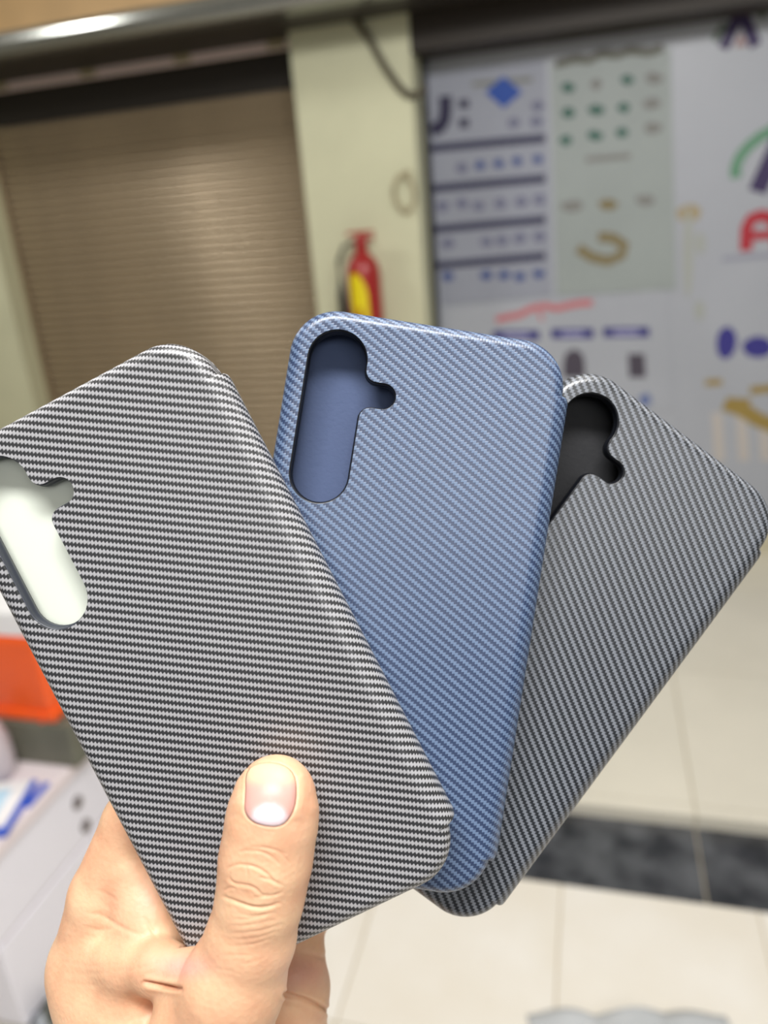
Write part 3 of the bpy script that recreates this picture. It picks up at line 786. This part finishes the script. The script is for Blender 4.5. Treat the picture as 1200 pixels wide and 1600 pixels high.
# keep the biggest connected piece
seen = set(); best = []
bm.verts.ensure_lookup_table()
for v0 in bm.verts:
    if v0 in seen: continue
    comp = [v0]; seen.add(v0)
    for c in comp:
        for e in c.link_edges:
            o_ = e.other_vert(c)
            if o_ not in seen: seen.add(o_); comp.append(o_)
    if len(comp) > len(best): best = comp
bs = set(best)
bmesh.ops.delete(bm, geom=[x for x in bm.verts if x not in bs], context='VERTS')
bmesh.ops.recalc_face_normals(bm, faces=bm.faces)
# finer faces where the lens looks at the thumb and web
def pxy(c): return 600 + c[0] / c[2] * 1200, 800 + c[1] / c[2] * 1200
fs = []
for fc in bm.faces:
    c = fc.calc_center_median(); X_, Y_ = pxy(c)
    if c[2] < 214 and 75 < X_ < 520 and 1170 < Y_ < 1620 and fc.normal.z < 0.2: fs.append(fc)
es = list({e for fc in fs for e in fc.edges})
bmesh.ops.subdivide_edges(bm, edges=es, cuts=1, use_grid_fill=True, smooth=0.0)
for _ in range(2): bmesh.ops.smooth_vert(bm, verts=bm.verts, factor=0.5, use_axis_x=True, use_axis_y=True, use_axis_z=True)
bm.normal_update()
bm.verts.ensure_lookup_table()
VC = np.array([v_.co[:] for v_ in bm.verts]); VN = np.array([v_.normal[:] for v_ in bm.verts])
PX = 600 + VC[:, 0] / VC[:, 2] * 1200; PY = 800 + VC[:, 1] / VC[:, 2] * 1200
def z5(pts): return [(300 + a / 5, 1150 + b / 5) for a, b in pts]
def zl(pts): return [(220 + a / 3.53, 1400 + b / 3.53) for a, b in pts]
def z4(pts): return [(60 + a / 4, 1240 + b / 4) for a, b in pts]
def pld(pts, want_s=False):
    best_ = np.full(len(PX), 1e9); bs_ = np.zeros(len(PX)); pts = [np.array(p_, float) for p_ in pts]
    ln = [np.linalg.norm(b - a) for a, b in zip(pts[:-1], pts[1:])]; tot = sum(ln); acc = 0.0
    for a, b, l_ in zip(pts[:-1], pts[1:], ln):
        ab = b - a; t = np.clip(((PX - a[0]) * ab[0] + (PY - a[1]) * ab[1]) / (ab @ ab), 0, 1)
        d_ = np.hypot(PX - a[0] - t * ab[0], PY - a[1] - t * ab[1]); m_ = d_ < best_
        best_ = np.where(m_, d_, best_); bs_ = np.where(m_, (acc + t * l_) / tot, bs_); acc += l_
    return (best_, bs_) if want_s else best_
D = np.zeros(len(PX)); front = VN[:, 2] < 0.15
def groove(pts, depth, wpx, zmax=214, taper=True):
    global D
    d, s_ = pld(smooth_line(pts), True); g = front & (VC[:, 2] < zmax)
    k_ = np.sqrt(np.clip(np.sin(np.pi * s_), 0, 1)) if taper else 1.0
    D -= np.where(g, k_ * (depth * np.exp(-(d / wpx) ** 2) - depth * 0.22 * np.exp(-((d - wpx * 2.6) / (wpx * 1.5)) ** 2)), 0)
def smooth_line(pts):
    for _ in range(2):
        q = [pts[0]]
        for a, b in zip(pts[:-1], pts[1:]): q += [(a[0] * .75 + b[0] * .25, a[1] * .75 + b[1] * .25), (a[0] * .25 + b[0] * .75, a[1] * .25 + b[1] * .75)]
        pts = q + [pts[-1]]
    return pts
for pts, dp, wd in (
    ([(360, 905), (450, 892), (560, 905), (640, 955), (690, 1010)], 0.20, 1.9), ([(430, 872), (560, 866), (700, 905), (745, 930)], 0.16, 1.7),
    ([(262, 1045), (330, 1008), (420, 1003), (520, 1030), (590, 1080), (640, 1140), (720, 1172)], 0.26, 2.0),
    ([(265, 1095), (320, 1155), (420, 1163), (500, 1190), (540, 1245), (600, 1235)], 0.30, 2.0),
    ([(228, 1250), (330, 1288), (420, 1322), (500, 1342), (600, 1336), (690, 1300)], 0.42, 2.2),
    ([(250, 1210), (300, 1180), (345, 1195)], 0.2, 1.7), ([(300, 1060), (290, 1110), (330, 1155)], 0.16, 1.6),
    ([(420, 1010), (435, 1070), (430, 1160)], 0.12, 1.5), ([(520, 1100), (600, 1120), (680, 1160)], 0.2, 1.8),
    ([(480, 1262), (560, 1255), (650, 1245), (720, 1215)], 0.18, 1.8), ([(350, 1385), (450, 1410), (560, 1400), (660, 1375)], 0.14, 1.8),
    ([(640, 880), (740, 960), (760, 1010)], 0.1, 1.6)):
    groove(z5(pts), dp * 1.05, wd)
for pts, dp, wd in (
    ([(500, 130), (600, 128), (700, 100)], 0.14, 1.8), ([(480, 165), (600, 165), (740, 130)], 0.14, 1.8), ([(470, 205), (560, 205), (680, 190), (790, 150)], 0.13, 1.8),
    ([(520, 240), (640, 235), (760, 190)], 0.12, 1.7), ([(480, 275), (600, 275), (720, 235)], 0.11, 1.7), ([(430, 330), (520, 325), (620, 328)], 0.10, 1.7),
    ([(400, 400), (480, 410), (560, 440)], 0.07, 1.8), ([(540, 380), (640, 360), (700, 330)], 0.08, 1.8)):
    groove(zl(pts), dp * 0.8, wd * 1.1)
for pts, dp, wd in (
    ([(650, 1178), (740, 1195), (830, 1212), (900, 1222)], 1.5, 3.0), ([(300, 745), (400, 760), (470, 810), (550, 852), (640, 880)], 0.45, 2.6),
    ([(290, 832), (370, 858), (470, 845)], 0.3, 2.2), ([(655, 765), (700, 840), (745, 910)], 0.5, 2.2), ([(355, 600), (430, 625), (500, 680)], 0.2, 2.4),
    ([(300, 560), (300, 640), (290, 700)], 0.2, 4), ([(560, 1110), (680, 1080), (800, 1040)], 0.18, 2.5), ([(620, 1160), (700, 1120), (760, 1100)], 0.16, 2.2),
    ([(130, 1100), (240, 1130), (400, 1120), (560, 1100)], 0.10, 2.5), ([(120, 1040), (260, 1075), (420, 1080)], 0.07, 2.2), ([(150, 1180), (280, 1200), (420, 1190)], 0.10, 2.4)):
    groove(z4(pts), dp * (0.5 if dp < 1 else 1), wd * (1.5 if dp < 1 else 1), 222)
groove([(446, 1554), (452, 1556), (466, 1559), (484, 1564), (498, 1571), (516, 1582)], 1.2, 3.0, 250, False)
groove([(470, 1488), (500, 1494), (520, 1503)], 0.5, 4.0, 260)
# nail bed: sunken outline, soft folds beside it
NO = z5([(440, 250), (424, 300), (424, 420), (418, 520), (412, 590), (440, 640), (500, 680), (600, 706), (690, 704), (755, 650), (800, 560), (812, 440), (808, 330), (770, 262), (700, 222), (600, 205), (500, 220), (440, 250)])
groove(NO, 0.30, 1.6, 214, False)
g = pld(z5([(345, 330), (372, 480), (362, 560)])); D += np.where(front, 0.28 * np.exp(-(g / 9) ** 2), 0)
g = pld(z5([(850, 330), (860, 480), (820, 620)])); D += np.where(front, 0.35 * np.exp(-(g / 8) ** 2), 0)
VC = VC + VN * D[:, None]
# where the nail sits, press the flesh under it
from math import pi
nc = np.array([(a, b) for a, b in NO[:-1]]); ncx, ncy = nc.mean(0)
for v_, c in zip(bm.verts, VC): v_.co = c
bm.normal_update()
cl = bm.loops.layers.color.new('tone')
def gs(x, y, sx, sy): return np.exp(-((PX - x) / sx) ** 2 - ((PY - y) / sy) ** 2)
pink = np.clip(1.0 * gs(285, 1510, 60, 28) + 0.8 * gs(478, 1520, 60, 40) + 0.35 * gs(190, 1420, 40, 60) + 0.35 * gs(470, 1300, 30, 60) + 0.25 * gs(405, 1300, 26, 16) + 0.5 * gs(235, 1400, 25, 60), 0, 1)
web_shade = np.clip(0.7 * np.exp(-(pld(z4([(650, 1178), (740, 1195), (830, 1212), (900, 1222)])) / 5) ** 2) + 0.35 * gs(260, 1580, 50, 22), 0, 1)  # shade of the web crease and valley, put into the skin colour
vi = {v_: i for i, v_ in enumerate(bm.verts)}
for fc in bm.faces:
    fc.smooth = True
    for lp in fc.loops:
        i = vi[lp.vert]; lp[cl] = (pink[i], web_shade[i], 0, 1)
def c2w(c): return CP + RW @ (np.array(c) / 1000.0)
wrist_w = c2w(WR[0])
for v_ in bm.verts:
    v_.co = c2w(v_.co[:]) - wrist_w
bmesh.ops.recalc_face_normals(bm, faces=bm.faces)
me = bpy.data.meshes.new('hand'); bm.to_mesh(me); bm.free()
from mathutils.bvhtree import BVHTree
BV = BVHTree.FromPolygons([v_.co[:] for v_ in me.vertices], [p_.vertices[:] for p_ in me.polygons])
def surf_z(px, py):
    d = Vector(ray(px, py)); o_ = Vector(CP - wrist_w); h_ = BV.ray_cast(o_, d.normalized())
    return (h_[3] / d.length * 1000.0) if h_[0] is not None else None
# skin
SK = bpy.data.materials.new('skin'); SK.use_nodes = True; nt = SK.node_tree; b = nt.nodes['Principled BSDF']
va = nt.nodes.new('ShaderNodeVertexColor'); va.layer_name = 'tone'
sp = nt.nodes.new('ShaderNodeSeparateColor'); nt.links.new(va.outputs[0], sp.inputs[0])
tc = nt.nodes.new('ShaderNodeTexCoord'); nz = nt.nodes.new('ShaderNodeTexNoise'); nz.inputs['Scale'].default_value = 90; nz.inputs['Detail'].default_value = 4
nt.links.new(tc.outputs['Object'], nz.inputs['Vector'])
rp = nt.nodes.new('ShaderNodeValToRGB'); nt.links.new(nz.outputs[0], rp.inputs[0])
rp.color_ramp.elements[0].position = 0.35; rp.color_ramp.elements[0].color = (*lin((222, 170, 136)), 1)
rp.color_ramp.elements[1].position = 0.7; rp.color_ramp.elements[1].color = (*lin((236, 194, 157)), 1)
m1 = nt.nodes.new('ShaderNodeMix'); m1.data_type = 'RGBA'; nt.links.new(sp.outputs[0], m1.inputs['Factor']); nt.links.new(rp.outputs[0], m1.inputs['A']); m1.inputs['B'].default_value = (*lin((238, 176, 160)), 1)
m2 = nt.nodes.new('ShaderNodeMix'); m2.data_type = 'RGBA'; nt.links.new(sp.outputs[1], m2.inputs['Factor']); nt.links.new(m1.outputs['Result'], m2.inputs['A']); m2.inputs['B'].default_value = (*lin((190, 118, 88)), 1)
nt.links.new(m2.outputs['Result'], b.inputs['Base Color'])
b.inputs['Roughness'].default_value = 0.48; b.inputs['Subsurface Weight'].default_value = 0.25; b.inputs['Subsurface Radius'].default_value = (1, 0.4, 0.25); b.inputs['Subsurface Scale'].default_value = 0.004
n2 = nt.nodes.new('ShaderNodeTexNoise'); n2.inputs['Scale'].default_value = 900; n2.inputs['Detail'].default_value = 3; nt.links.new(tc.outputs['Object'], n2.inputs['Vector'])
v2 = nt.nodes.new('ShaderNodeTexVoronoi'); v2.inputs['Scale'].default_value = 700; nt.links.new(tc.outputs['Object'], v2.inputs['Vector'])
ad = nt.nodes.new('ShaderNodeMath'); ad.operation = 'ADD'; nt.links.new(n2.outputs[0], ad.inputs[0]); nt.links.new(v2.outputs[0], ad.inputs[1])
bp = nt.nodes.new('ShaderNodeBump'); bp.inputs['Distance'].default_value = 0.00010; bp.inputs['Strength'].default_value = 0.7
nt.links.new(ad.outputs[0], bp.inputs['Height']); nt.links.new(bp.outputs[0], b.inputs['Normal'])
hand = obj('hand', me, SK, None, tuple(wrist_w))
tag(hand, 'left hand gripping the three phone cases, thumb with pale nail in front', 'hand')

# thumb nail: curved plate following the thumb, lunula and pale tip coloured on it
smp = []
for a_ in range(382, 466, 4):
    for b_ in range(1190, 1294, 4):
        z = surf_z(a_, b_)
        if z is not None and z < 190: smp.append((a_, b_, z))
S_ = np.array(smp); ux, uy = (S_[:, 0] - 424) / 40, (S_[:, 1] - 1243) / 50
def basis(x, y): return np.stack([np.ones_like(x), x, y, x * x, x * y, y * y, y * x * x, y ** 3, x ** 4], -1)
cf = np.linalg.lstsq(basis(ux, uy), S_[:, 2], rcond=None)[0]
def thumb_z(px, py):
    return float(basis(np.array((px - 424) / 40.0), np.array((py - 1243) / 50.0)) @ cf)
no = np.array(NO[:-1]); cx, cy = 418.0 + 4, 1243.0
nv = []; nf = []; cols = []
rad = [0, .2, .4, .6, .75, .86, .94, 1.0]; K = 40
cen = np.array([cx, cy])
def outl_at(a):
    dr = np.array([math.cos(a), math.sin(a)]); bt_ = 0
    for i in range(len(no)):
        p_, q_ = no[i] - cen, no[(i + 1) % len(no)] - cen; e = q_ - p_
        den = dr[0] * e[1] - dr[1] * e[0]
        if abs(den) < 1e-9: continue
        t = (p_[0] * e[1] - p_[1] * e[0]) / den; s = (p_[0] * dr[1] - p_[1] * dr[0]) / den
        if t > 0 and 0 <= s <= 1: bt_ = max(bt_, t)
    return bt_
OA = [outl_at(2 * pi * k / K) for k in range(K)]
for _ in range(1): OA = [(OA[k - 1] + 2 * OA[k] + OA[(k + 1) % K]) / 4 for k in range(K)]
for ri, r_ in enumerate(rad):
    for k in range(K if ri else 1):
        a = 2 * pi * k / K; x = cx + math.cos(a) * OA[k] * r_ * 0.97; y_ = cy + math.sin(a) * OA[k] * r_ * 0.97
        z = thumb_z(x, y_) - 0.30 + 0.50 * max(0, (r_ - 0.80) / 0.20) ** 2
        nv.append(c2w(((x - 600) / 1200 * z, (y_ - 800) / 1200 * z, z)) - wrist_w)
        lun = 1 / (1 + math.exp((math.hypot((x - 421) / 27, (y_ - 1281) / 25) - 1) * 14)); tip = 1 / (1 + math.exp((y_ - 1222) / 3.5))
        cols.append((lun, tip, 0, 1))
for k in range(K): nf.append([0, 1 + k, 1 + (k + 1) % K])
for ri in range(1, len(rad) - 1):
    o0 = 1 + (ri - 1) * K
    for k in range(K): nf.append([o0 + k, o0 + K + k, o0 + K + (k + 1) % K, o0 + (k + 1) % K])
nm = mesh(nv, nf, True, 'thumb_nail')
ca = nm.color_attributes.new('tone', 'FLOAT_COLOR', 'POINT')
for i, c in enumerate(cols): ca.data[i].color = c
NM = bpy.data.materials.new('nail'); NM.use_nodes = True; nt = NM.node_tree; b = nt.nodes['Principled BSDF']
va = nt.nodes.new('ShaderNodeVertexColor'); va.layer_name = 'tone'; sp = nt.nodes.new('ShaderNodeSeparateColor'); nt.links.new(va.outputs[0], sp.inputs[0])
m1 = nt.nodes.new('ShaderNodeMix'); m1.data_type = 'RGBA'; nt.links.new(sp.outputs[0], m1.inputs['Factor']); m1.inputs['A'].default_value = (*lin((214, 160, 150)), 1); m1.inputs['B'].default_value = (*lin((236, 214, 220)), 1)
m2 = nt.nodes.new('ShaderNodeMix'); m2.data_type = 'RGBA'; nt.links.new(sp.outputs[1], m2.inputs['Factor']); nt.links.new(m1.outputs['Result'], m2.inputs['A']); m2.inputs['B'].default_value = (*lin((228, 196, 160)), 1)
nt.links.new(m2.outputs['Result'], b.inputs['Base Color']); b.inputs['Roughness'].default_value = 0.42
b.inputs['Subsurface Weight'].default_value = 0.1; b.inputs['Subsurface Scale'].default_value = 0.002
nail = obj('thumb_nail', nm, NM, hand)
md = nail.modifiers.new('thick', 'SOLIDIFY'); md.thickness = 0.0004; md.offset = -1
nail['label'] = 'broad pale pink thumb nail with a white half-moon'
# far-side fingernails
for ch in (IDX, MID, RNG, PNK):
    a, ra = ch[-2]; t, rt = ch[-1]
    dirv = (t - a) / np.linalg.norm(t - a); back = np.array([0, 0, 1.0]); back -= dirv * (back @ dirv); back /= np.linalg.norm(back); sd = np.cross(dirv, back)
    v = []; f = []
    for i in range(7):
        for j in range(7):
            s = (i / 6 - 0.5) * 2; q = j / 6; wd = math.sqrt(max(0, 1 - (2 * q - 1) ** 4)) * 0.8
            an = s * wd
            p_ = t + dirv * (rt * 0.75 - 10.5 + q * 10.5 * 0.95) + (back * math.cos(an) + sd * math.sin(an)) * (rt + 0.6)
            v.append(c2w(p_) - wrist_w)
    for i in range(6):
        for j in range(6): f.append([i * 7 + j, i * 7 + j + 1, (i + 1) * 7 + j + 1, (i + 1) * 7 + j])
    m_ = mesh(v, f, True, 'fingernail'); o = obj('fingernail', m_, NM, hand)
    md = o.modifiers.new('thick', 'SOLIDIFY'); md.thickness = 0.0005; md.offset = 0
